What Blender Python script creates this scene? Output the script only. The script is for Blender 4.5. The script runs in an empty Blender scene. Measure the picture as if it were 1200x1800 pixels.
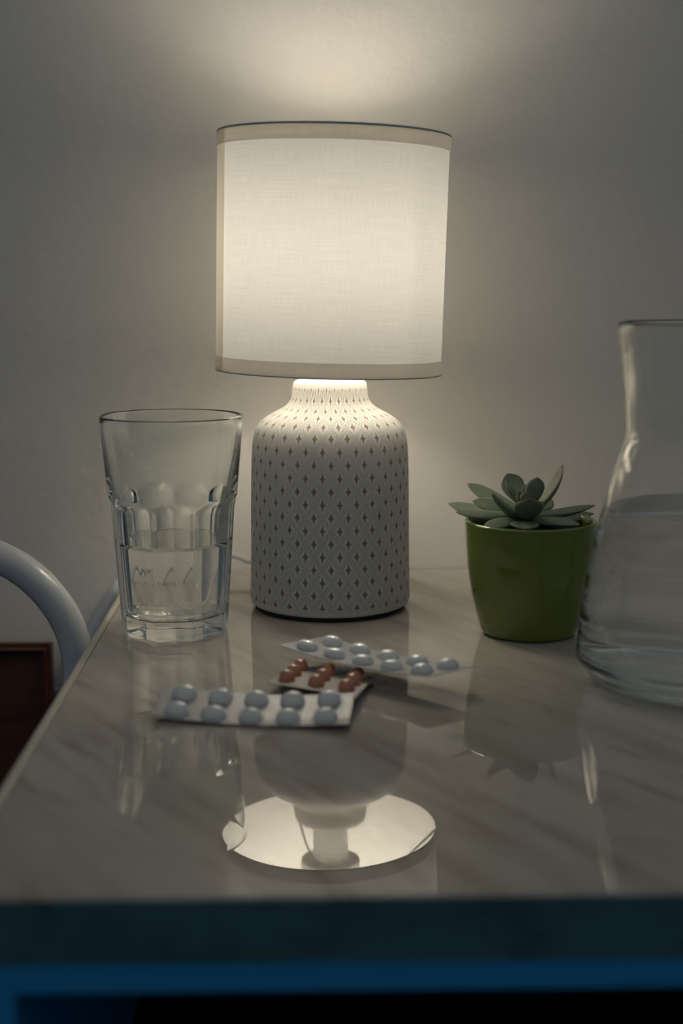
import bpy, bmesh, math, random
from mathutils import Vector, Matrix
random.seed(7)
S = bpy.context.scene
COL = S.collection
PI = math.pi
T = 0.75                      # height of the table top

# ---------------------------------------------------------------- camera
FPX, CAM_H = 2500.0, 0.223
PITCH, YAW = math.radians(9.25), math.radians(1.26)
cd = bpy.data.cameras.new('camera')
cam = bpy.data.objects.new('camera', cd); COL.objects.link(cam)
cam.location = (0, 0, T + CAM_H)
cam.rotation_euler = (PI/2 - PITCH, 0, -YAW)
cd.sensor_fit = 'VERTICAL'; cd.sensor_height = 36.0; cd.sensor_width = 24.0; cd.lens = 50.0
cd.clip_start = 0.02
cd.dof.use_dof = True; cd.dof.focus_distance = 0.92; cd.dof.aperture_fstop = 4.2; cd.dof.aperture_blades = 9
S.camera = cam

# ---------------------------------------------------------------- light, exposure
W = bpy.data.worlds.new('dusk'); S.world = W; W.use_nodes = True
bg = W.node_tree.nodes['Background']
wt = W.node_tree                    # dim room: neutral light from above, dark blue dusk near the floor
tc = wt.nodes.new('ShaderNodeTexCoord'); sx = wt.nodes.new('ShaderNodeSeparateXYZ'); rp = wt.nodes.new('ShaderNodeValToRGB')
mr = wt.nodes.new('ShaderNodeMapRange'); mr.inputs[1].default_value = -1.0
wt.links.new(tc.outputs['Generated'], sx.inputs[0]); wt.links.new(sx.outputs[2], mr.inputs[0]); wt.links.new(mr.outputs[0], rp.inputs[0])
rp.color_ramp.elements[0].position = 0.46; rp.color_ramp.elements[0].color = (0.05, 0.16, 0.30, 1)
rp.color_ramp.elements[1].position = 0.74; rp.color_ramp.elements[1].color = (0.90, 0.94, 0.93, 1)
wt.links.new(rp.outputs[0], bg.inputs[0]); bg.inputs[1].default_value = 0.16
BULB = 36.0
BULB_COL = (1.0, 0.925, 0.79)
S.view_settings.view_transform = 'Standard'
S.view_settings.look = 'None'
S.view_settings.gamma = 1.0
S.view_settings.use_curve_mapping = False
S.view_settings.exposure = 0.0
cy = S.cycles
cy.max_bounces = 24; cy.transmission_bounces = 18; cy.glossy_bounces = 8; cy.diffuse_bounces = 6
cy.transparent_max_bounces = 12
cy.caustics_refractive = True; cy.caustics_reflective = True
cy.blur_glossy = 0.0; cy.sample_clamp_indirect = 6.0
cy.use_denoising = True

# ---------------------------------------------------------------- helpers
def _ray(u, v):
    fwd = Vector((math.sin(YAW)*math.cos(PITCH), math.cos(YAW)*math.cos(PITCH), -math.sin(PITCH)))
    rt = Vector((math.cos(YAW), -math.sin(YAW), 0)); up = rt.cross(fwd)
    return fwd + rt*((u-600)/FPX) - up*((v-900)/FPX)
def on_top(u, v, z=0.0):          # point at height z above the table top
    d = _ray(u, v); return Vector((0, 0, T+CAM_H)) + d*((z-CAM_H)/d.z)
def at_depth(u, v, y):            # point at distance y in front of the lens
    d = _ray(u, v); return Vector((0, 0, T+CAM_H)) + d*(y/d.y)

def tag(o, label=None, cat=None, group=None, kind=None):
    if label: o['label'] = label
    if cat: o['category'] = cat
    if group: o['group'] = group
    if kind: o['kind'] = kind
    return o
def empty(name, loc=(0, 0, 0), rot=(0, 0, 0)):
    o = bpy.data.objects.new(name, None); COL.objects.link(o)
    o.empty_display_size = 0.02; o.location = loc; o.rotation_euler = rot
    return o
def obj(name, bm, mats, parent=None, smooth=True, loc=None, angle=None):
    me = bpy.data.meshes.new(name)
    bm.normal_update(); bm.to_mesh(me); bm.free()
    for p in me.polygons: p.use_smooth = smooth
    if angle is not None:
        me.set_sharp_from_angle(angle=math.radians(angle))
    for m in (mats if isinstance(mats, (list, tuple)) else [mats]): me.materials.append(m)
    o = bpy.data.objects.new(name, me); COL.objects.link(o)
    if parent: o.parent = parent
    if loc is not None: o.location = loc
    return o
def add_box(bm, lo, hi, mi=0):
    x0, y0, z0 = lo; x1, y1, z1 = hi
    v = [bm.verts.new(p) for p in ((x0,y0,z0),(x1,y0,z0),(x1,y1,z0),(x0,y1,z0),(x0,y0,z1),(x1,y0,z1),(x1,y1,z1),(x0,y1,z1))]
    fs = [bm.faces.new([v[i] for i in q]) for q in ((3,2,1,0),(4,5,6,7),(0,1,5,4),(1,2,6,5),(2,3,7,6),(3,0,4,7))]
    for f in fs: f.material_index = mi
    return fs
def bevel_all(bm, w, seg=2):
    bmesh.ops.bevel(bm, geom=bm.edges[:], offset=w, segments=seg, profile=0.7, affect='EDGES', clamp_overlap=True)
def resample(pts, step):
    """smooth Catmull-Rom through (r, z) points, sampled at about step"""
    out = []
    P = [pts[0]] + list(pts) + [pts[-1]]
    for i in range(1, len(P)-2):
        a, b, c, d = P[i-1], P[i], P[i+1], P[i+2]
        L = math.hypot(c[0]-b[0], c[1]-b[1]); n = max(1, int(math.ceil(L/step)))
        for k in range(n):
            t = k/n
            out.append(tuple(0.5*((2*b[j]) + (-a[j]+c[j])*t + (2*a[j]-5*b[j]+4*c[j]-d[j])*t*t + (-a[j]+3*b[j]-3*c[j]+d[j])*t**3) for j in range(len(b))))
    out.append(tuple(pts[-1]))
    return out
def lathe(bm, prof, n=96, cols=1.0, vscale=1.0, rfun=None, closed=False, flip=False):
    """revolve (r, z) points about Z; UV = (columns around, arc length * vscale)"""
    uvl = bm.loops.layers.uv.verify()
    rings = []; arc = [0.0]
    for i in range(1, len(prof)):
        arc.append(arc[-1] + math.hypot(prof[i][0]-prof[i-1][0], prof[i][1]-prof[i-1][1]))
    for (r, z) in prof:
        if r < 1e-6:
            rings.append([bm.verts.new((0, 0, z))])
        else:
            ring = []
            for k in range(n):
                a = 2*PI*k/n
                rr = rfun(r, z, a) if rfun else r
                ring.append(bm.verts.new((rr*math.cos(a), rr*math.sin(a), z)))
            rings.append(ring)
    m = len(rings)
    for i in range(m if closed else m-1):
        A, B = rings[i], rings[(i+1) % m]
        va, vb = arc[i]*vscale, arc[(i+1) % m]*vscale
        for k in range(n):
            k2 = (k+1) % n
            u0, u1 = cols*k/n, cols*(k+1)/n
            if len(A) == 1 and len(B) == 1: continue
            if len(A) == 1: vs, uv = [A[0], B[k2], B[k]], [(u0, va), (u1, vb), (u0, vb)]
            elif len(B) == 1: vs, uv = [A[k], A[k2], B[0]], [(u0, va), (u1, va), (u0, vb)]
            else: vs, uv = [A[k], A[k2], B[k2], B[k]], [(u0, va), (u1, va), (u1, vb), (u0, vb)]
            if flip: vs.reverse(); uv.reverse()
            f = bm.faces.new(vs)
            for lp, c in zip(f.loops, uv): lp[uvl].uv = c
def tube(bm, pts, r, n=12, caps=True):
    pts = [Vector(p) for p in pts]
    rings = []
    t0 = (pts[1]-pts[0]).normalized()
    nrm = t0.orthogonal().normalized()
    for i, p in enumerate(pts):
        t = (pts[min(i+1, len(pts)-1)] - pts[max(i-1, 0)]).normalized()
        nrm = (nrm - t*nrm.dot(t)).normalized(); b = t.cross(nrm)
        rr = r(i/(len(pts)-1)) if callable(r) else r
        rings.append([bm.verts.new(p + (nrm*math.cos(2*PI*k/n) + b*math.sin(2*PI*k/n))*rr) for k in range(n)])
    for A, B in zip(rings, rings[1:]):
        for k in range(n): bm.faces.new([A[k], A[(k+1) % n], B[(k+1) % n], B[k]])
    if caps:
        bm.faces.new(rings[0][::-1]); bm.faces.new(rings[-1])
def smooth_path(pts, step=0.004):
    return [Vector(p) for p in resample([tuple(p) for p in pts], step)]
def smooth_path3(pts, n=10):
    P = [Vector(p) for p in pts]; P = [P[0]*2-P[1]] + P + [P[-1]*2-P[-2]]
    out = []
    for i in range(1, len(P)-2):
        a, b, c, d = P[i-1:i+3]
        for k in range(n):
            t = k/n
            out.append(0.5*((2*b) + (c-a)*t + (2*a-5*b+4*c-d)*t*t + (-a+3*b-3*c+d)*t**3))
    out.append(P[-2].copy())
    return out

# ---------------------------------------------------------------- materials
class NT:
    def __init__(s, name):
        s.m = bpy.data.materials.new(name); s.m.use_nodes = True
        s.t = s.m.node_tree; s.out = s.t.nodes['Material Output']; s.b = s.t.nodes['Principled BSDF']
    def n(s, kind, **kw):
        x = s.t.nodes.new(kind)
        for k, v in kw.items(): setattr(x, k, v)
        return x
    def l(s, a, b): s.t.links.new(a, b)
    def rcoord(s, ang, scale, loc=(0, 0, 0)):
        q = s.coord('Object', rot=(0, 0, ang)); mp = s.n('ShaderNodeMapping')
        mp.inputs['Scale'].default_value = scale; mp.inputs['Location'].default_value = loc; s.l(q, mp.inputs[0]); return mp.outputs[0]
    def math(s, op, a, b=None, c=None):
        x = s.n('ShaderNodeMath', operation=op)
        for i, q in enumerate((a, b, c)):
            if q is None: continue
            if isinstance(q, (int, float)): x.inputs[i].default_value = q
            else: s.l(q, x.inputs[i])
        return x.outputs[0]
    def ramp(s, fac, stops):
        x = s.n('ShaderNodeValToRGB'); e = x.color_ramp.elements
        while len(e) < len(stops): e.new(0.5)
        for el, (p, c) in zip(e, stops): el.position = p; el.color = (*c, 1) if len(c) == 3 else c
        s.l(fac, x.inputs[0]); return x.outputs[0]
    def noise(s, vec, scale, detail=3.0, rough=0.55, dist=0.0):
        x = s.n('ShaderNodeTexNoise'); x.inputs['Scale'].default_value = scale; x.inputs['Detail'].default_value = detail
        x.inputs['Roughness'].default_value = rough; x.inputs['Distortion'].default_value = dist
        if vec is not None: s.l(vec, x.inputs['Vector'])
        return x.outputs[0]
    def coord(s, which='Object', scale=(1, 1, 1), rot=(0, 0, 0), loc=(0, 0, 0)):
        c = s.n('ShaderNodeTexCoord'); mp = s.n('ShaderNodeMapping')
        mp.inputs['Scale'].default_value = scale; mp.inputs['Rotation'].default_value = rot; mp.inputs['Location'].default_value = loc
        s.l(c.outputs[which], mp.inputs[0]); return mp.outputs[0]
    def bump(s, h, strength=0.3, dist=0.001):
        x = s.n('ShaderNodeBump'); x.inputs['Strength'].default_value = strength; x.inputs['Distance'].default_value = dist
        s.l(h, x.inputs['Height']); s.l(x.outputs[0], s.b.inputs['Normal']); return x.outputs[0]
    def mix(s, fac, a, b):
        x = s.n('ShaderNodeMix', data_type='RGBA')
        for sock, q in ((x.inputs[0], fac), (x.inputs[6], a), (x.inputs[7], b)):
            if isinstance(q, tuple): sock.default_value = (*q, 1)
            elif isinstance(q, (int, float)): sock.default_value = q
            else: s.l(q, sock)
        return x.outputs[2]
    def set(s, **kw):
        for k, v in kw.items():
            i = s.b.inputs[k.replace('_', ' ')]
            if isinstance(v, tuple): i.default_value = (*v, 1) if len(v) == 3 and i.type == 'RGBA' else v
            elif isinstance(v, (int, float)): i.default_value = v
            else: s.l(v, i)
        return s

def plain(name, col, rough=0.5, **kw):
    a = NT(name); nz = a.noise(a.coord(), 60.0)
    c = a.mix(nz, tuple(x*0.93 for x in col), tuple(min(1, x*1.07) for x in col))
    a.set(Base_Color=c, Roughness=rough, **kw); return a.m

def mat_wall():
    a = NT('wall_plaster'); v = a.coord()
    n1 = a.noise(v, 85.0, 4.0, 0.55); n2 = a.noise(v, 4.0, 3.0)
    n3 = a.noise(v, 190.0, 2.0)
    c = a.mix(n2, (0.86, 0.825, 0.765), (0.90, 0.865, 0.805))
    a.set(Base_Color=c, Roughness=0.85)
    h = a.math('ADD', n1, a.math('MULTIPLY', n3, 0.25))
    a.bump(h, 0.32, 0.0024); return a.m

def mat_marble(name='marble_laminate', rough=0.012, ior=1.62, tint=None):
    a = NT(name)
    v = a.coord('Object', scale=(1, 1, 1), rot=(0, 0, math.radians(-32)))
    vs = a.rcoord(math.radians(62), (5.0, 30.0, 30.0))
    n1 = a.noise(vs, 1.0, 4.0, 0.55, 0.35)
    vs2 = a.rcoord(math.radians(57), (9.0, 75.0, 75.0), (3, 1, 0))
    n2 = a.noise(vs2, 1.0, 5.0, 0.6, 0.5)
    n3 = a.noise(v, 5.0, 2.0)
    c = a.ramp(n1, [(0.30, (0.34, 0.29, 0.24)), (0.45, (0.49, 0.445, 0.385)), (0.62, (0.57, 0.53, 0.475)), (0.78, (0.48, 0.43, 0.37))])
    vein = a.ramp(n2, [(0.28, (0.58, 0.53, 0.48)), (0.42, (0.95, 0.94, 0.93)), (0.6, (1, 1, 1))])
    x = a.n('ShaderNodeMix', data_type='RGBA', blend_type='MULTIPLY'); x.inputs[0].default_value = 1.0
    a.l(c, x.inputs[6]); a.l(vein, x.inputs[7])
    y = a.mix(a.math('MULTIPLY', n3, 0.30), x.outputs[2], (0.47, 0.44, 0.39))
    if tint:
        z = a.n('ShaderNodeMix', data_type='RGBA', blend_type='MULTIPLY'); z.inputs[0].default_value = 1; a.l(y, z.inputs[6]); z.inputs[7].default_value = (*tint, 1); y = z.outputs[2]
    a.set(Base_Color=y, Roughness=rough, IOR=ior); return a.m

def mat_ceramic():
    """unglazed white ceramic: raised dots along a diamond lattice, tan four-pointed stars pressed into each diamond"""
    a = NT('embossed_ceramic')
    uv = a.n('ShaderNodeUVMap'); sp = a.n('ShaderNodeSeparateXYZ'); a.l(uv.outputs[0], sp.inputs[0])
    u, v = sp.outputs[0], sp.outputs[1]
    ab = lambda q: a.math('ABSOLUTE', q)
    # rotated lattice coordinates
    p, q = a.math('ADD', u, v), a.math('SUBTRACT', u, v)
    fp = a.math('FRACT', p); fq = a.math('FRACT', q)
    cp, cq = a.math('SUBTRACT', fp, 0.5), a.math('SUBTRACT', fq, 0.5)
    # local star coordinates
    du = a.math('MULTIPLY', a.math('ADD', cp, cq), 0.5); dv = a.math('MULTIPLY', a.math('SUBTRACT', cp, cq), 0.5)
    au, av = ab(du), ab(dv)
    # astroid star: sqrt(au/wu)+sqrt(av/wv) < 1
    st = a.math('ADD', a.math('POWER', a.math('DIVIDE', au, 0.24), 0.5), a.math('POWER', a.math('DIVIDE', av, 0.34), 0.5))
    sm = a.n('ShaderNodeMapRange', interpolation_type='SMOOTHSTEP')
    a.l(st, sm.inputs[0]); sm.inputs[1].default_value = 0.84; sm.inputs[2].default_value = 1.06; sm.inputs[3].default_value = 1.0; sm.inputs[4].default_value = 0.0
    star = sm.outputs[0]
    # distance to lattice lines, two rows of dots on either side
    ND = 7.0
    def dots(across, along):
        w = a.math('SUBTRACT', 0.5, ab(across))             # 0 on the line
        sign = a.math('SUBTRACT', w, 0.085)
        s = a.math('DIVIDE', sign, 0.055)
        t = a.math('MULTIPLY', a.math('SUBTRACT', a.math('FRACT', a.math('MULTIPLY', along, ND)), 0.5), 2.7)
        d2 = a.math('ADD', a.math('MULTIPLY', s, s), a.math('MULTIPLY', t, t))
        return a.math('SQRT', a.math('MAXIMUM', a.math('SUBTRACT', 1.0, d2), 0.0))
    dd = a.math('MAXIMUM', dots(cp, q), dots(cq, p))
    # fade of the pattern into the smooth rims
    h = a.math('SUBTRACT', a.math('MULTIPLY', dd, 0.75), a.math('MULTIPLY', star, 0.55))
    nz = a.noise(a.coord(), 900.0, 2.0)
    h = a.math('ADD', h, a.math('MULTIPLY', nz, 0.06))
    rim = a.n('ShaderNodeAttribute', attribute_name='smooth_rim'); keep = a.math('SUBTRACT', 1.0, rim.outputs['Fac'])
    h = a.math('MULTIPLY', h, keep)
    base = a.mix(a.math('MULTIPLY', dd, 0.6), (0.63, 0.62, 0.59), (0.74, 0.73, 0.70))
    c = a.mix(a.math('MULTIPLY', a.math('MULTIPLY', star, keep), 0.9), base, (0.20, 0.125, 0.08))
    a.set(Base_Color=c, Roughness=0.62)
    a.bump(h, 1.0, 0.0012)
    return a.m

def mat_shade(name, trans, tint):
    a = NT(name); a.t.nodes.remove(a.b)
    v = a.coord('UV', scale=(1, 1, 1))
    warp = a.n('ShaderNodeTexNoise'); warp.inputs['Scale'].default_value = 1.0; warp.inputs['Detail'].default_value = 3
    a.l(a.coord('UV', scale=(420, 12, 1)), warp.inputs['Vector'])
    weft = a.n('ShaderNodeTexNoise'); weft.inputs['Scale'].default_value = 1.0; weft.inputs['Detail'].default_value = 3
    a.l(a.coord('UV', scale=(14, 230, 1)), weft.inputs['Vector'])
    f = a.math('ADD', a.math('MULTIPLY', warp.outputs[0], 0.4), a.math('MULTIPLY', weft.outputs[0], 0.6))
    c = a.ramp(f, [(0.33, tuple(x*0.93 for x in tint)), (0.52, tint), (0.7, tuple(min(1, x*1.05) for x in tint))])
    d = a.n('ShaderNodeBsdfDiffuse'); t = a.n('ShaderNodeBsdfTranslucent'); m = a.n('ShaderNodeMixShader')
    a.l(c, d.inputs[0]); a.l(c, t.inputs[0])
    # second layer of cloth where the panel overlaps itself (UV.x range)
    sp = a.n('ShaderNodeSeparateXYZ'); a.l(v, sp.inputs[0])
    r = a.n('ShaderNodeMapRange', interpolation_type='SMOOTHSTEP'); a.l(sp.outputs[0], r.inputs[0])
    r.inputs[1].default_value = OVERLAP[0]; r.inputs[2].default_value = OVERLAP[0]+0.012; r.inputs[3].default_value = 1.0; r.inputs[4].default_value = 0.91
    r2 = a.n('ShaderNodeMapRange', interpolation_type='SMOOTHSTEP'); a.l(sp.outputs[0], r2.inputs[0])
    r2.inputs[1].default_value = OVERLAP[1]; r2.inputs[2].default_value = OVERLAP[1]+0.004; r2.inputs[3].default_value = 1.0; r2.inputs[4].default_value = 1.16
    a.l(a.math('MULTIPLY', a.math('MULTIPLY', r.outputs[0], r2.outputs[0]), trans), m.inputs[0])
    a.l(d.outputs[0], m.inputs[1]); a.l(t.outputs[0], m.inputs[2]); a.l(m.outputs[0], a.out.inputs[0])
    return a.m

def mat_glass(name, ior, tint=(1, 1, 1), rough=0.0):
    a = NT(name); a.t.nodes.remove(a.b)
    g = a.n('ShaderNodeBsdfGlass'); g.inputs['IOR'].default_value = ior; g.inputs['Roughness'].default_value = rough
    g.inputs['Color'].default_value = (*tint, 1); a.l(g.outputs[0], a.out.inputs[0]); return a.m

def mat_leaf():
    a = NT('succulent_leaf'); v = a.coord('Object')
    uv = a.n('ShaderNodeUVMap'); sp = a.n('ShaderNodeSeparateXYZ'); a.l(uv.outputs[0], sp.inputs[0])
    n1 = a.noise(v, 180.0, 4.0); n2 = a.noise(v, 60.0, 2.0)
    c = a.mix(n2, (0.105, 0.155, 0.085), (0.18, 0.22, 0.145))
    bloom = a.mix(a.math('MULTIPLY', n1, 0.5), c, (0.31, 0.345, 0.28))
    base = a.ramp(sp.outputs[1], [(0.0, (0.9, 1, 0.6)), (0.3, (1, 1, 1)), (0.9, (0.85, 0.88, 0.85)), (1.0, (0.9, 0.6, 0.5))])
    x = a.n('ShaderNodeMix', data_type='RGBA', blend_type='MULTIPLY'); x.inputs[0].default_value = 1
    a.l(bloom, x.inputs[6]); a.l(base, x.inputs[7])
    tip = a.ramp(sp.outputs[1], [(0.93, (0, 0, 0)), (1.0, (1, 1, 1))])
    c2 = a.mix(a.math('MULTIPLY', tip, 0.65), x.outputs[2], (0.22, 0.09, 0.075))
    edge = a.ramp(a.math('ABSOLUTE', a.math('SUBTRACT', sp.outputs[0], 0.5)), [(0.40, (0, 0, 0)), (0.49, (1, 1, 1))])
    c3 = a.mix(a.math('MULTIPLY', edge, 0.35), c2, (0.42, 0.38, 0.28))
    a.set(Base_Color=c3, Roughness=0.52, Subsurface_Weight=0.12, Subsurface_Scale=0.004)
    a.bump(n1, 0.15, 0.0006); return a.m

def mat_wood():
    a = NT('dark_wood')
    g = a.noise(a.coord('Object', scale=(3, 60, 60)), 1.0, 4.0, 0.6, 0.6)
    c = a.ramp(g, [(0.3, (0.06, 0.019, 0.009)), (0.6, (0.125, 0.042, 0.019)), (0.8, (0.085, 0.026, 0.012))])
    a.set(Base_Color=c, Roughness=0.38); return a.m

OVERLAP = (0.862, 1.10)
M = {}
M['wall'] = mat_wall()
M['marble'] = mat_marble()
M['marble_shaded'] = mat_marble('shaded_marble_edge', 0.45, 1.4, (0.13, 0.36, 0.52))  # same laminate as the top; dark blue shade of the front is in the tint
M['ceramic'] = mat_ceramic()
M['shade'] = mat_shade('lampshade_cloth', 0.132, (0.93, 0.905, 0.85))
M['shade_double'] = mat_shade('lampshade_hem', 0.68, (0.80, 0.765, 0.70))
M['glass'] = mat_glass('clear_glass', 1.5, (0.985, 0.995, 0.99))
M['carafe'] = mat_glass('carafe_glass', 1.48, (0.985, 0.992, 0.985))
M['water'] = mat_glass('water', 1.33)
M['white_metal'] = plain('white_enamel', (0.72, 0.73, 0.74), 0.22, Coat_Weight=0.5)
M['ring'] = plain('painted_ring', (0.50, 0.52, 0.54), 0.5)
M['trim'] = plain('cream_edging', (0.62, 0.58, 0.48), 0.32)
M['carcass'] = plain('dusk_tinted_board', (0.02, 0.33, 0.70), 0.5)  # blue of the dusk light on the frame is put into this colour
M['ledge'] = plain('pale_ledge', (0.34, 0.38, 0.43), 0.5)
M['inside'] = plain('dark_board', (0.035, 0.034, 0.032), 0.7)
M['wood'] = mat_wood()
M['felt'] = plain('black_felt', (0.012, 0.011, 0.010), 0.9)
M['plastic'] = plain('white_plastic', (0.72, 0.71, 0.68), 0.4)
M['cord'] = plain('grey_white_cord', (0.60, 0.60, 0.58), 0.45)
M['pot'] = plain('green_glaze', (0.125, 0.17, 0.009), 0.16, Coat_Weight=0.6, Coat_Roughness=0.05)
M['soil'] = plain('soil', (0.030, 0.024, 0.017), 0.95)
M['leaf'] = mat_leaf()
M['foil'] = plain('foil', (0.38, 0.385, 0.40), 0.38, Metallic=0.35)
M['foil_back'] = plain('shaded_foil_underside', (0.12, 0.12, 0.12), 0.5)  # darker copy of the foil: shadow under the pack put into its colour
M['foil_grey'] = plain('grey_foil', (0.46, 0.43, 0.41), 0.42, Metallic=0.25)
M['pill'] = plain('pill_white', (0.84, 0.86, 0.85), 0.30, Coat_Weight=1.0, Coat_IOR=2.0, Coat_Roughness=0.12)
M['pill_copper'] = plain('pill_copper', (0.56, 0.18, 0.075), 0.26, Coat_Weight=1.0, Coat_IOR=1.8, Coat_Roughness=0.06)
M['floor'] = plain('dark_floor', (0.06, 0.045, 0.035), 0.6)
a = NT('bulb_glow'); a.t.nodes.remove(a.b)
em = a.n('ShaderNodeEmission'); em.inputs[0].default_value = (*BULB_COL, 1); em.inputs[1].default_value = BULB
a.l(em.outputs[0], a.out.inputs[0]); M['bulb'] = a.m

# ---------------------------------------------------------------- room
WALL_Y = 1.092
bm = bmesh.new(); add_box(bm, (-1.8, WALL_Y, 0), (1.8, WALL_Y+0.12, 2.6))
tag(obj('wall_back', bm, M['wall'], smooth=False), 'off-white plastered wall behind the table lamp', 'wall', kind='structure')
bm = bmesh.new(); add_box(bm, (-1.8, -1.2, -0.05), (1.8, WALL_Y, 0))
tag(obj('floor', bm, M['floor'], smooth=False), 'dark floor under the table', 'floor', kind='structure')
zl = at_depth(100, 1203, WALL_Y).z
bm = bmesh.new(); add_box(bm, (-1.8, WALL_Y-0.012, zl-0.006), (-0.137, WALL_Y, zl)); bevel_all(bm, 0.0015)
add_box(bm, (-1.8, WALL_Y-0.008, zl-0.10), (-0.137, WALL_Y, zl-0.006))
tag(obj('trim_1', bm, M['ledge'], smooth=False), 'narrow pale ledge along the wall left of the table', 'wall trim', kind='structure')

# ---------------------------------------------------------------- table
TX0, TX1, TY0, TY1 = -0.1335, 0.62, 0.491, WALL_Y-0.001
tb = tag(empty('side_table', (0.24, 0.79, 0)), 'marble-patterned laminate table with a cream edge strip and dark open front', 'table')
off = -Vector(tb.location)
def tpart(name, lo, hi, m, bev=0.0, parent=tb, **kw):
    bm = bmesh.new(); add_box(bm, Vector(lo)+off, Vector(hi)+off)
    if bev: bevel_all(bm, bev, 3)
    return obj(name, bm, m, parent, smooth=False)
tpart('tabletop', (TX0, TY0+0.0012, T-0.025), (TX1, TY1, T), M['marble'], 0.0012)
tag(tpart('shaded_front_edge', (TX0, TY0, T-0.025), (TX1, TY0+0.0012, T-0.0008), M['marble_shaded']), 'laminate front edge with its blue-grey shade in the colour')
# cream bead along the left edge
bm = bmesh.new()
sec = [(-0.0052, -0.026), (-0.0052, -0.002), (-0.0046, 0.0003), (-0.0030, 0.0012), (-0.0012, 0.0010), (0.0, 0.0002), (0.0, -0.026)]
ra = [bm.verts.new(Vector((TX0+x, TY0, T+z))+off) for x, z in sec]; rb = [bm.verts.new(Vector((TX0+x, TY1, T+z))+off) for x, z in sec]
for k in range(len(sec)):
    k2 = (k+1) % len(sec); bm.faces.new([ra[k], rb[k], rb[k2], ra[k2]])
bm.faces.new(ra); bm.faces.new(rb[::-1]); bmesh.ops.recalc_face_normals(bm, faces=bm.faces)
tag(obj('edge_strip', bm, M['trim'], tb, angle=35), 'cream rounded edge strip')
xin = at_depth(25, 1770, TY0).x
tpart('front_rail', (xin, TY0+0.001, T-0.0372), (TX1-0.02, TY0+0.02, T-0.0252), M['carcass'], 0.0006)
tpart('side_panel', (TX0-0.003, TY0+0.001, 0.02), (xin, TY1, T-0.0262), M['carcass'], 0.0006)
tpart('side_panel', (TX1-0.022, TY0+0.001, 0.02), (TX1, TY1, T-0.0262), M['carcass'], 0.0006)
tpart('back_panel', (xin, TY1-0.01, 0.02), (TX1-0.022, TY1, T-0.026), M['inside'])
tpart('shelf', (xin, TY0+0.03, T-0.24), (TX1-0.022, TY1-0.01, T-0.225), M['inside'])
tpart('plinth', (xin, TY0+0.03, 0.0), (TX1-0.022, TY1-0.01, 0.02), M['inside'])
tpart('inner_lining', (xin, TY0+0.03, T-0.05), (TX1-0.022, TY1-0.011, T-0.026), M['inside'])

# ---------------------------------------------------------------- tubular chair and wooden cabinet on the left
ch = tag(empty('tubular_chair', (-0.3, 0.95, 0)), 'white enamelled bent-tube chair left of the table', 'chair')
off = -Vector(ch.location)
YA = 0.93
px = [(-330, 1010), (-180, 962), (-60, 964), (0, 980), (50, 1010), (92, 1052), (122, 1102), (137, 1160), (139, 1230), (136, 1330)]
P = [at_depth(u, v, YA) for u, v in px]
P.append(Vector((P[-1].x, YA, 0.40))); P.append(Vector((P[-1].x, YA, 0.0)))
P = [Vector((P[0].x-0.06, YA, 0.0)), Vector((P[0].x-0.05, YA, 0.5))] + P
bm = bmesh.new(); tube(bm, [p+off for p in smooth_path3(P, 12)], 0.0108, 20); obj('frame_tube', bm, M['white_metal'], ch)
YB = 1.078
px = [(146, 1180), (160, 1126), (180, 1084), (197, 1054), (208, 1040)]
P = [at_depth(u, v, YB) for u, v in px]
e = P[-1]
P = [Vector((P[0].x-0.004, YB, 0.0)), Vector((P[0].x-0.002, YB, 0.45))] + P + [e+Vector((0.0012, 0.0035, 0.0022)), e+Vector((0.0014, 0.009, 0.0024))]
bm = bmesh.new(); tube(bm, [p+off for p in smooth_path3(P, 10)], 0.0072, 16); obj('rear_tube', bm, M['white_metal'], ch)

YC = 1.056
c0 = at_depth(89, 1131, YC)
cb = tag(empty('wooden_headboard', (c0.x-0.22, YC+0.012, 0)), 'dark reddish-brown wooden board with moulded edge against the wall behind the tube chair', 'headboard')
off = -Vector(cb.location)
bm = bmesh.new(); add_box(bm, Vector((c0.x-0.44, YC+0.004, 0))+off, Vector((c0.x-0.002, WALL_Y-0.014, c0.z-0.004))+off); bevel_all(bm, 0.001)
obj('body', bm, M['wood'], cb, angle=40)
bm = bmesh.new()                     # moulded front: stepped frame with a raised bead and sunk field
x1, z1, x0, z0 = c0.x, c0.z, c0.x-0.44, 0.05
def rect(i, y): return [bm.verts.new(Vector(p)+off) for p in ((x0+i, y, z0+i), (x1-i, y, z0+i), (x1-i, y, z1-i), (x0+i, y, z1-i))]
steps = [(0.0, YC+0.004), (0.0, YC-0.001), (0.0024, YC-0.001), (0.0030, YC-0.003), (0.0042, YC-0.0042), (0.0056, YC-0.003), (0.0064, YC-0.0005), (0.0085, YC+0.001)]
rs = [rect(i, y) for i, y in steps]
for A, B in zip(rs, rs[1:]):
    for k in range(4): bm.faces.new([A[k], A[(k+1) % 4], B[(k+1) % 4], B[k]])
bm.faces.new(rs[-1]); bm.faces.new(rs[0][::-1]); bmesh.ops.recalc_face_normals(bm, faces=bm.faces)
obj('front_panel', bm, M['wood'], cb, smooth=False)

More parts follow.
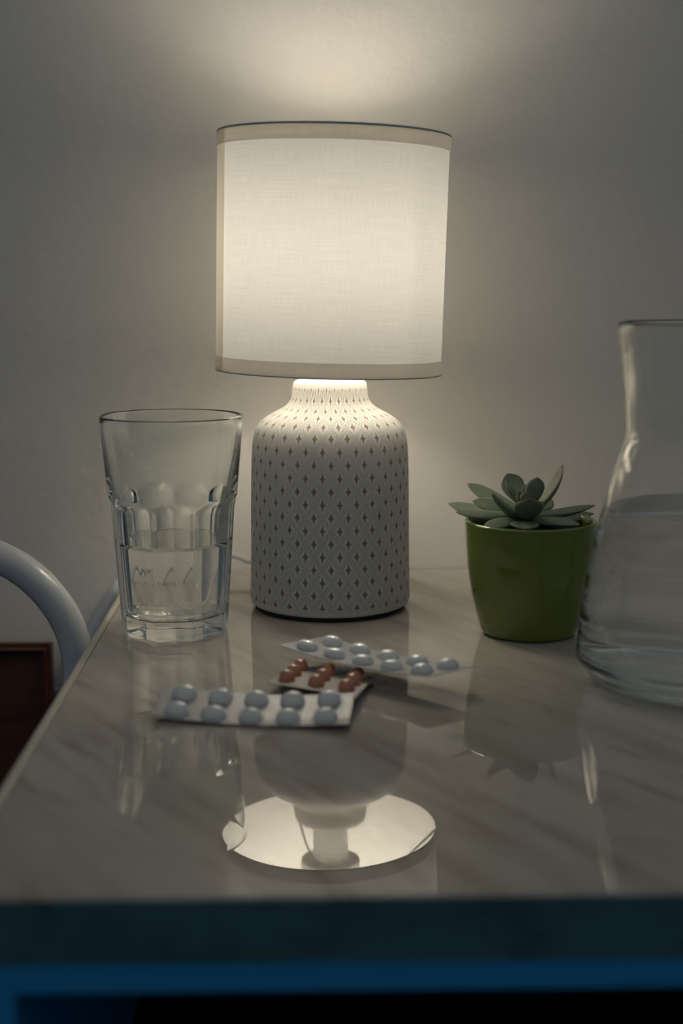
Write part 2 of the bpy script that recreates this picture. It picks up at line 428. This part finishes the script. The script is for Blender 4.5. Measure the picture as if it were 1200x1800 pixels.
# ---------------------------------------------------------------- table lamp
LY = 0.966
lc = on_top(580, 1070); lx = at_depth(580, 1070, LY).x
lamp = tag(empty('table_lamp', (lx, LY, T)), 'lit table lamp with embossed white ceramic base and white drum shade', 'lamp')
mpp = (Vector((lx, LY, T)) - Vector((0, 0, T+CAM_H))).length / FPX
def base_z(y): return at_depth(580, y, LY).z - T
raw = [(139.0, 1062), (139.5, 1040), (139, 1000), (138.5, 940), (138.5, 880), (138, 830), (137.2, 800), (135.8, 778), (133, 763), (128, 750), (120, 739.5), (108, 730), (94, 722.5), (82, 716), (74, 709.5), (69, 702), (66.5, 693), (65, 683)]
prof = []
for hw, y in raw:
    p = at_depth(580, y, LY); d = (p - Vector((0, 0, T+CAM_H)))
    ax = d.x*math.sin(YAW)*math.cos(PITCH) + d.y*math.cos(YAW)*math.cos(PITCH) - d.z*math.sin(PITCH)
    prof.append((hw*ax/FPX, p.z - T))
prof[0] = (prof[0][0], 0.0075)
prof = [(prof[0][0]-0.0030, 0.0030), (prof[0][0]-0.0008, 0.0042)] + prof
ztop = 0.1565
prof = [p for p in prof if p[1] < ztop-0.006] + [(0.0252, ztop-0.0045), (0.0244, ztop-0.0014), (0.0222, ztop)]
pr = resample(prof, 0.0016)
pr = [(0.0, 0.0030), (0.040, 0.0030)] + pr + [(0.016, ztop+0.0003), (0.014, ztop+0.0002), (0.013, ztop-0.001), (0.0, ztop-0.001)]
bm = bmesh.new(); lathe(bm, pr, 240, cols=30.0, vscale=1/0.0172)
lay = bm.verts.layers.float.new('smooth_rim')
for v in bm.verts:
    z = v.co.z
    v[lay] = 1.0 if (z > ztop-0.0052 or z < 0.0085) else 0.0
lb = obj('lamp_base', bm, M['ceramic'], lamp)
tag(lb, 'white ceramic base with raised dots and tan stars')
bm = bmesh.new(); lathe(bm, [(0, 0), (0.0505, 0), (0.0518, 0.0008), (0.0518, 0.0034), (0, 0.0034)], 96)
obj('foot_pad', bm, M['felt'], lamp, angle=40)
# holder and bulb
bm = bmesh.new(); lathe(bm, [(0, ztop-0.001), (0.0125, ztop-0.001), (0.0125, 0.186), (0, 0.186)], 40); obj('lamp_holder', bm, M['plastic'], lamp, angle=40)
bm = bmesh.new(); lathe(bm, [(0.0126, 0.1855), (0.0205, 0.1860), (0.0210, 0.1870), (0.0210, 0.2000), (0.0200, 0.2010), (0.0126, 0.2012)], 40, closed=True); obj('shade_ring', bm, M['plastic'], lamp, angle=40)
bm = bmesh.new(); lathe(bm, [(0, 0.1862), (0.0122, 0.1862), (0.0130, 0.212), (0.0135, 0.222), (0, 0.222)], 40); obj('bulb_cap', bm, M['plastic'], lamp, angle=40)
BR, B0, B1 = 0.0170, 0.226, 0.259
bm = bmesh.new(); lathe(bm, [(0, B0-0.0185), (0.0120, B0-0.0185), (0.0160, B0-0.010)] + [(BR, B0 + (B1-B0)*k/4) for k in range(5)] + [(BR*math.cos(PI/2*k/8), B1+BR*math.sin(PI/2*k/8)) for k in range(1, 8)] + [(0, B1+BR)], 32)
obj('bulb', bm, M['bulb'], lamp)
# shade, leaning a touch to the right
ZB, ZT = 0.1622, 0.3175
RB, RT = 0.0757, 0.0763
sh = empty('lampshade', (0.0, 0, (ZB+ZT)/2)); sh.parent = lamp; sh.rotation_euler = (0, math.radians(1.45), 0); sh.location.x = 0.0012
hz = (ZT-ZB)/2
prof = [(RB + (RT-RB)*k/24, -hz + 2*hz*k/24) for k in range(25)]
th = 0.0004
bm = bmesh.new(); lathe(bm, prof, 192, cols=1.0, vscale=1/0.155)
obj('cloth_panel', bm, M['shade'], sh)
for (za, zb, ra_, rb_) in ((-hz, -hz+0.0095, RB, RB), (hz-0.0095, hz, RT, RT)):
    bm = bmesh.new(); pr = [(ra_+th, za), (ra_+th*2, za+0.0003), (rb_+th*2, zb-0.0003), (rb_+th, zb)]
    lathe(bm, pr, 192, cols=1.0, vscale=1/0.155)
    obj('hem_band', bm, M['shade_double'], sh)
# vertical seam at the left
bm = bmesh.new(); a0, a1 = math.radians(180), math.radians(204)
vs = [[bm.verts.new(((RB+(RT-RB)*j/8+th*1.4)*math.cos(a0+(a1-a0)*i/12), (RB+(RT-RB)*j/8+th*1.4)*math.sin(a0+(a1-a0)*i/12), (-hz+2*hz*j/8)*0.999)) for j in range(9)] for i in range(13)]
for i in range(12):
    for j in range(8): bm.faces.new([vs[i][j], vs[i+1][j], vs[i+1][j+1], vs[i][j+1]])
obj('side_seam', bm, M['shade_double'], sh)
for z, r, w in ((-hz, RB, 0.0005), (hz, RT, 0.0008)):
    bm = bmesh.new(); c = [(r+0.0003+w*math.cos(t), z+w*math.sin(t)) for t in [2*PI*k/10 for k in range(10)]]
    lathe(bm, c, 128, closed=True); obj('rim_wire', bm, M['ring'], sh)
for ang in (-8, 112, 232):
    A = math.radians(ang); bm = bmesh.new()
    tube(bm, [(r*math.cos(A), r*math.sin(A), z) for r, z in ((0.0195, 0.199-(ZB+ZT)/2), (0.045, 0.194-(ZB+ZT)/2), (RB-0.0004, -hz+0.0006))], 0.0010, 8)
    obj('spoke', bm, M['white_metal'], sh)
# cord
p0 = Vector((-0.030, 0.044, 0.006)); 
q = [at_depth(440, 988, 1.06), at_depth(422, 981, 1.068), at_depth(405, 977, 1.074)]
LO = Vector(lamp.location)
pts = [p0, Vector((-0.045, 0.075, 0.018))] + [x-LO for x in q] + [at_depth(360, 978, 1.083)-LO, at_depth(300, 1000, 1.084)-LO, Vector((TX0+0.03-lx, 0.117, 0.004))]
bm = bmesh.new(); tube(bm, smooth_path3(pts, 8), 0.0019, 10); obj('power_cord', bm, M['cord'], lamp)

# ---------------------------------------------------------------- tumbler
NF = 9
gc = Vector((at_depth(308, 1105, 0.896).x, 0.896, T))
GA0 = -PI/2 + math.radians(5)               # direction of one facet's middle
gl = tag(empty('drinking_glass', gc), 'clear faceted tumbler half full of water left of the lamp', 'glass')
GH = 0.1395
def sstep(x, a, b):
    t = min(1, max(0, (x-a)/(b-a))); return t*t*(3-2*t)
def g_round(z): 
    return 0.0402 + (0.0452-0.0402)*((z-0.080)/(GH-0.080)) if z > 0.080 else 0.0402
def g_out(r, z, ang):
    if r < 0.0: return -r
    if r == 0.0: return 0
    if r != 1.0: return r
    R = g_round(z)
    d = 0.0318 + (0.0372-0.0318)*(z/0.085) + 0.010*max(0.0, (z-0.079)/0.016)**2.0
    if z < 0.004: d -= 0.0018*(1-z/0.004)**2
    t = (ang - GA0 + PI/NF) % (2*PI/NF) - PI/NF
    tm = PI/NF; f = d*(1 + 0.085*(abs(t)/tm)**2.0)
    # soft minimum keeps the flute tops rounded
    k = 0.0006
    h = max(0.0, min(1.0, 0.5 + 0.5*(R-f)/k))
    return f*h + R*(1-h) - k*h*(1-h)
outer = [(1.0, z) for z in [0.0, 0.0008, 0.002, 0.004] + [0.004+0.074*k/20 for k in range(1, 21)] + [0.078+0.026*k/40 for k in range(1, 41)] + [0.104+(GH-0.0015-0.104)*k/8 for k in range(1, 9)]]
ri = lambda z: 0.0285 + (0.0352-0.0285)*((z-0.012)/0.07) if z < 0.082 else 0.0352 + (0.0432-0.0352)*(1-(1-(z-0.082)/(GH-0.082))**1.5)
inner = [(0.0439, GH-0.0004), (0.0445-0.001, GH)][::-1]
inner = [(0.0447, GH-0.0004), (0.0440, GH), (0.0432, GH-0.0006)] + [(ri(z), z) for z in [GH-0.0015-(GH-0.0165)*k/40 for k in range(0, 41)]] + [(0.0272, 0.0130), (0.0250, 0.0120), (0.018, 0.0114), (0.0, 0.0112)]
bm = bmesh.new(); lathe(bm, [(0.0, 0.0022), (0.020, 0.0018), (0.0275, 0.0004)] + outer + inner, NF*28, rfun=g_out)
bmesh.ops.recalc_face_normals(bm, faces=bm.faces)
obj('tumbler_body', bm, M['glass'], gl)
# water (meets the glass)
zw = 0.0600
ov = 0.00012
wp = [(0.0, 0.0112-ov), (0.018, 0.0114-ov), (0.0250, 0.0120-ov), (0.0272+ov, 0.0130), (0.0283+ov, 0.0150)] + [(ri(z)+ov, z) for z in [0.016+(zw-0.016)*k/16 for k in range(17)]] + [(ri(zw)-0.0016, zw), (0.0, zw)]
bm = bmesh.new(); lathe(bm, wp, 128); bmesh.ops.recalc_face_normals(bm, faces=bm.faces)
tag(obj('water', bm, M['water'], loc=gc), 'clear water half filling the faceted tumbler', 'water')

# ---------------------------------------------------------------- carafe
cc = Vector((at_depth(1228, 1205, 0.772).x, 0.772, T))
cf = tag(empty('carafe', cc), 'large clear glass carafe with water cut off at the right edge', 'carafe')
cx = [(216.5, 1160), (215.5, 1140), (212.5, 1100), (207.5, 1050), (200.5, 1000), (191, 945), (178, 890), (169.5, 850), (161, 815), (151.5, 785), (147, 765), (147, 740), (150.5, 700), (155.5, 655), (160, 615), (164, 585), (166, 571)]
co = []
for hw, y in cx:
    p = at_depth(1228, y, cc.y); d = p - Vector((0, 0, T+CAM_H))
    ax = d.x*math.sin(YAW)*math.cos(PITCH) + d.y*math.cos(YAW)*math.cos(PITCH) - d.z*math.sin(PITCH)
    co.append((hw*ax/FPX, p.z - T))
TH = 0.0024
co = resample([(co[0][0]-0.012, 0.0012), (co[0][0]-0.0065, 0.0042), (co[0][0]-0.0022, 0.0105)] + co, 0.004)
rim_r, rim_z = co[-1]
outp = [(0.0, 0.0016), (0.035, 0.0014), (co[0][0]-0.006, 0.0002)] + co
inn = [(r-TH, z) for r, z in co if z > 0.021]
inp = [(rim_r-0.0005, rim_z+0.0012), (rim_r-TH*0.5, rim_z+0.0016), (rim_r-TH+0.0003, rim_z+0.0010)] + inn[::-1]
rb0 = inn[0][0]
botm = [(rb0-0.0015, 0.0170), (rb0-0.006, 0.0135), (rb0-0.014, 0.0118), (0.03, 0.0110), (0.0, 0.0108)]
bm = bmesh.new(); lathe(bm, outp+inp+botm, 160); bmesh.ops.recalc_face_normals(bm, faces=bm.faces)
obj('carafe_body', bm, M['carafe'], cf)
zw = at_depth(1228, 893, cc.y).z - T
wi = [p for p in inn if p[1] < zw]
wp = [(0.0, 0.0108-ov), (0.03, 0.0110-ov), (rb0-0.014, 0.0118-ov), (rb0-0.006+ov, 0.0135-ov), (rb0-0.0015+ov, 0.0170)] + [(r+ov, z) for r, z in wi]
rw = wi[-1][0] - (zw-wi[-1][1])*0.2
wp += [(rw+ov, zw), (rw-0.0022, zw), (0.0, zw)]
bm = bmesh.new(); lathe(bm, wp, 160); bmesh.ops.recalc_face_normals(bm, faces=bm.faces)
tag(obj('water', bm, M['water'], loc=cc), 'clear water filling the lower part of the large carafe', 'water')

# ---------------------------------------------------------------- potted succulent
PY = 0.886
pc = Vector((at_depth(928, 1110, PY).x, PY, T))
ps = tag(empty('potted_succulent', pc), 'small succulent rosette in a glossy green pot right of the lamp', 'potted plant')
pp = [(79.5, 1116), (83.5, 1106), (89.5, 1088), (95.5, 1066), (101.5, 1040), (106.5, 1012), (110.5, 980), (113.5, 945), (115.5, 917)]
po = []
for hw, y in pp:
    p = at_depth(928, y, PY); d = p - Vector((0, 0, T+CAM_H))
    ax = d.x*math.sin(YAW)*math.cos(PITCH) + d.y*math.cos(YAW)*math.cos(PITCH) - d.z*math.sin(PITCH)
    po.append((hw*ax/FPX, max(0.0, p.z - T)))
po[0] = (po[0][0], 0.0012)
rr, rz = po[-1]
po = resample(po, 0.003)
prof = [(0, 0.0), (po[0][0]-0.0022, 0.0)] + po + [(rr-0.0002, rz+0.0010), (rr-0.0016, rz+0.0016), (rr-0.0030, rz+0.0008), (rr-0.0034, rz-0.004), (rr-0.0040, rz-0.020), (rr-0.006, rz-0.034), (0, rz-0.034)]
bm = bmesh.new(); lathe(bm, prof, 128); bmesh.ops.recalc_face_normals(bm, faces=bm.faces)
tag(obj('pot', bm, M['pot'], ps, angle=60), 'glossy green rounded pot')
bm = bmesh.new(); lathe(bm, [(0, rz-0.003), (0.012, rz-0.0025), (0.024, rz-0.004), (rr-0.0045, rz-0.006), (rr-0.0050, rz-0.026), (0, rz-0.026)], 64)
for v in bm.verts:
    if v.co.z > rz-0.02: v.co.z += random.uniform(-0.0014, 0.0014)
obj('soil', bm, M['soil'], ps)
bm = bmesh.new(); lathe(bm, resample([(0.0065, rz-0.012), (0.0058, rz-0.004), (0.0050, rz+0.006), (0.0040, rz+0.014), (0.0, rz+0.018)], 0.002), 24)
ros = tag(obj('rosette', bm, M['leaf'], ps), 'grey-green succulent rosette')
def leaf(base, tip, width, thick, bend=0.0, cup=0.25, nrm=None, blunt=1.0):
    """fleshy pointed leaf from base to tip; nrm is roughly the upper face; bend lifts the middle"""
    b, t = Vector(base), Vector(tip); ax = t-b; L = ax.length; d = ax.normalized()
    n = Vector(nrm) if nrm else Vector((0, 0, 1))
    n = (n - d*n.dot(d)).normalized(); s = d.cross(n)
    bm = bmesh.new(); uvl = bm.loops.layers.uv.verify(); N, K = 18, 14
    rings = []
    for i in range(N+1):
        x = i/N
        if x < 0.62: w = 0.46 + 0.54*math.sin(PI/2*(x/0.62))**1.3
        else: w = max(0.0, 1-((x-0.62)/0.38)**(2.1*blunt))**0.85
        tk = (0.85 if x < 0.3 else 0.85*(1-((x-0.3)/0.7)**1.8)+0.10) 
        if i == N: w = 0.02; tk = 0.05
        c = b + ax*x - n*(4*bend*L*x*(1-x))
        ring = []
        for k in range(K):
            a = 2*PI*k/K; cs, sn = math.cos(a), math.sin(a)
            xs = cs*w*width/2
            zz = sn*tk*thick/2*(1.0 if sn < 0 else 0.55) + cup*width*0.5*w*cs*cs
            ring.append(bm.verts.new(c + s*xs + n*(zz - cup*width*0.25*w)))
        rings.append(ring)
    for i in range(N):
        for k in range(K):
            k2 = (k+1) % K
            f = bm.faces.new([rings[i][k], rings[i][k2], rings[i+1][k2], rings[i+1][k]])
            for lp, (ii, kk) in zip(f.loops, ((i, k), (i, k+1), (i+1, k+1), (i+1, k))):
                lp[uvl].uv = (0.5+0.5*math.cos(2*PI*kk/K), ii/N)
    bm.faces.new(rings[0][::-1]); bm.faces.new(rings[-1])
    bmesh.ops.recalc_face_normals(bm, faces=bm.faces)
    return obj('leaf', bm, M['leaf'], ros)
mp = 0.918/FPX/4                              # metres per pixel of the 4x study crop
def lp(cx_, cy_, dy): return at_depth(770+cx_/4, 790+cy_/4, PY+dy) - pc
CY = 0.004
# (base, base depth, tip, tip depth, width px, thickness m, bend, normal)
LV = [
 ((560, 420), .012, (202, 238), .030, 92, .0062, .03, None),
 ((520, 470), .004, (66, 378), .022, 84, .0066, .04, None),
 ((560, 465), -.004, (122, 440), -.014, 84, .0070, .02, (0, -.5, 1)),
 ((560, 450), .008, (238, 362), .012, 92, .0060, -.03, None),
 ((580, 470), -.004, (380, 312), -.020, 130, .0075, .03, (.5, -.25, 1)),
 ((580, 370), .010, (486, 168), .020, 130, .0066, .04, (.1, -1, .2)),
 ((575, 360), .002, (470, 215), .004, 64, .0052, .02, (1, -.3, .2)),
 ((650, 380), -.002, (698, 196), -.006, 112, .0085, .02, (-.2, 1, .4)),
 ((620, 470), -.006, (645, 345), -.026, 165, .0085, .06, (0, .8, .75)),
 ((670, 430), .006, (876, 106), .012, 100, .0066, .07, (-1, -.3, .4)),
 ((690, 450), .012, (800, 352), .030, 80, .0060, .03, None),
 ((640, 470), .000, (1104, 392), -.002, 74, .0072, .02, (0, -.3, 1)),
 ((660, 500), .010, (1096, 452), .014, 70, .0060, .02, None),
 ((620, 500), -.006, (998, 530), -.024, 86, .0075, -.03, (0, -.35, 1)),
 ((605, 520), -.008, (606, 560), -.033, 155, .0080, -.04, (0, -.3, 1)),
 ((590, 505), -.006, (318, 548), -.024, 84, .0070, -.03, (.2, -.4, 1)),
 ((590, 490), .008, (420, 500), .026, 90, .0060, 0, None),
 ((640, 470), .012, (700, 420), .034, 90, .0060, 0, None),
 ((610, 370), .004, (632, 236), .008, 60, .0050, .02, (0, -1, .3)),
 ((600, 390), .000, (562, 300), -.002, 66, .0050, .03, (.4, -.6, .4)),
 ((625, 400), -.002, (606, 300), -.006, 60, .0050, .03, (0, .9, .4)),
]
for b, bd, t, td, w, tk, bend, nr in LV:
    leaf(lp(b[0], b[1], bd+CY), lp(t[0], t[1], td+CY), w*mp*1.28, tk*1.0, bend, 0.16, nr or (0, -0.9, 1))

# ---------------------------------------------------------------- blister packs
def blister(name, label, o, du, dv, ncol, nrow, zf, margin, foil, pill_mat, pa, pb, ph, skip=(), pill_name='pill', pill_label=None):
    """o: middle of the first pill; du, dv: steps between pills (metres, XY); zf(i, j): height of the sheet"""
    root = empty(name, (o[0], o[1], T)); tag(root, label, 'blister pack', 'blister packs of pills on the table')
    du, dv = Vector((*du, 0)), Vector((*dv, 0)); 
    i0, i1 = -margin[0]/du.length, ncol-1+margin[0]/du.length
    j0, j1 = -margin[1]/dv.length, nrow-1+margin[1]/dv.length
    bm = bmesh.new(); NU, NV = 40, 16; g = []
    th = 0.0004
    def P(i, j, dz=0): 
        p = du*i + dv*j; p.z = zf(i, j) + dz; return p
    top = [[bm.verts.new(P(i0+(i1-i0)*a/NU, j0+(j1-j0)*b/NV, th)) for b in range(NV+1)] for a in range(NU+1)]
    bot = [[bm.verts.new(P(i0+(i1-i0)*a/NU, j0+(j1-j0)*b/NV, 0)) for b in range(NV+1)] for a in range(NU+1)]
    for a in range(NU):
        for b in range(NV):
            bm.faces.new([top[a][b], top[a+1][b], top[a+1][b+1], top[a][b+1]]); bm.faces.new([bot[a][b], bot[a][b+1], bot[a+1][b+1], bot[a+1][b]])
    for a in range(NU):
        bm.faces.new([top[a][0], bot[a][0], bot[a+1][0], top[a+1][0]]); bm.faces.new([top[a][NV], top[a+1][NV], bot[a+1][NV], bot[a][NV]])
    for b in range(NV):
        bm.faces.new([top[0][b], top[0][b+1], bot[0][b+1], bot[0][b]]); bm.faces.new([top[NU][b], bot[NU][b], bot[NU][b+1], top[NU][b+1]])
    bmesh.ops.recalc_face_normals(bm, faces=bm.faces)
    fo = obj('foil_sheet', bm, [foil, M['foil_back']], root, angle=50)
    for p in fo.data.polygons:
        if p.normal.z < -0.5: p.material_index = 1
    # one pill, then copies
    bm = bmesh.new(); N, K = 9, 28
    rings = []
    for r in range(N):
        t = PI/2*r/(N-1); c, s = math.cos(t)**0.9, math.sin(t)
        if r == 0: rings.append([bm.verts.new((pa*math.cos(2*PI*k/K), pb*math.sin(2*PI*k/K), -0.0002)) for k in range(K)])
        c2, z = c, ph*s
        if r == N-1: rings.append([bm.verts.new((0, 0, ph))])
        else: rings.append([bm.verts.new((pa*0.97*c2*math.cos(2*PI*k/K), pb*0.97*c2*math.sin(2*PI*k/K), 0.14*ph+0.86*z)) for k in range(K)])
    for A, B in zip(rings, rings[1:]):
        for k in range(K):
            k2 = (k+1) % K
            if len(B) == 1: bm.faces.new([A[k], A[k2], B[0]])
            else: bm.faces.new([A[k], A[k2], B[k2], B[k]])
    bm.faces.new(rings[0][::-1])
    proto = None; ang = math.atan2(du.y, du.x)
    for i in range(ncol):
        for j in range(nrow):
            if (i, j) in skip: continue
            if proto is None: proto = o_ = obj(pill_name, bm, pill_mat, root)
            else:
                o_ = proto.copy(); COL.objects.link(o_); o_.parent = root
            o_.location = P(i, j, th)
            ex, ey = P(i+.3, j)-P(i-.3, j), P(i, j+.3)-P(i, j-.3)
            ex.normalize(); nz = -ex.cross(ey); nz = nz.normalized() if nz.z > 0 else -nz.normalized(); ey2 = nz.cross(ex)
            o_.rotation_euler = Matrix((ex, ey2, nz)).transposed().to_euler()
    return root
# front-left pack: back edge lifted, ends curled
blister('blister_pack', 'silver blister pack with ten white pills lying front left, nearest the table front', (-0.067, 0.7301), (0.0191, -0.0031), (-0.0022, -0.0211), 5, 2,
        lambda i, j: 0.0006 + 0.0032*max(0.0, 1-j) ** 1.0 * 0.9 + 0.00042*(i-2)**2 + 0.0004*max(0, j-1), (0.0125, 0.0095), M['foil'], M['pill'], 0.0067, 0.0058, 0.0063)
# brown pack: leaning on the front-left one
blister('blister_pack', 'small grey blister pack with copper-brown pills leaning over the front-left pack', (-0.0062, 0.7880), (0.0161, -0.0097), (-0.0036, -0.0155), 3, 3,
        lambda i, j: 0.0016 + 0.0012*(j+1.3), (0.0085, 0.0115), M['foil_grey'], M['pill_copper'], 0.0046, 0.0050, 0.0062)
# rear pack
blister('blister_pack', 'silver blister pack with ten white pills lifted off the table behind the brown pack', (0.0124, 0.8095), (0.0156, -0.0132), (-0.0148, -0.0100), 5, 2,
        lambda i, j: 0.0110 + 0.00045*(i-2)**2 , (0.0125, 0.0085), M['foil'], M['pill'], 0.0068, 0.0055, 0.0050)
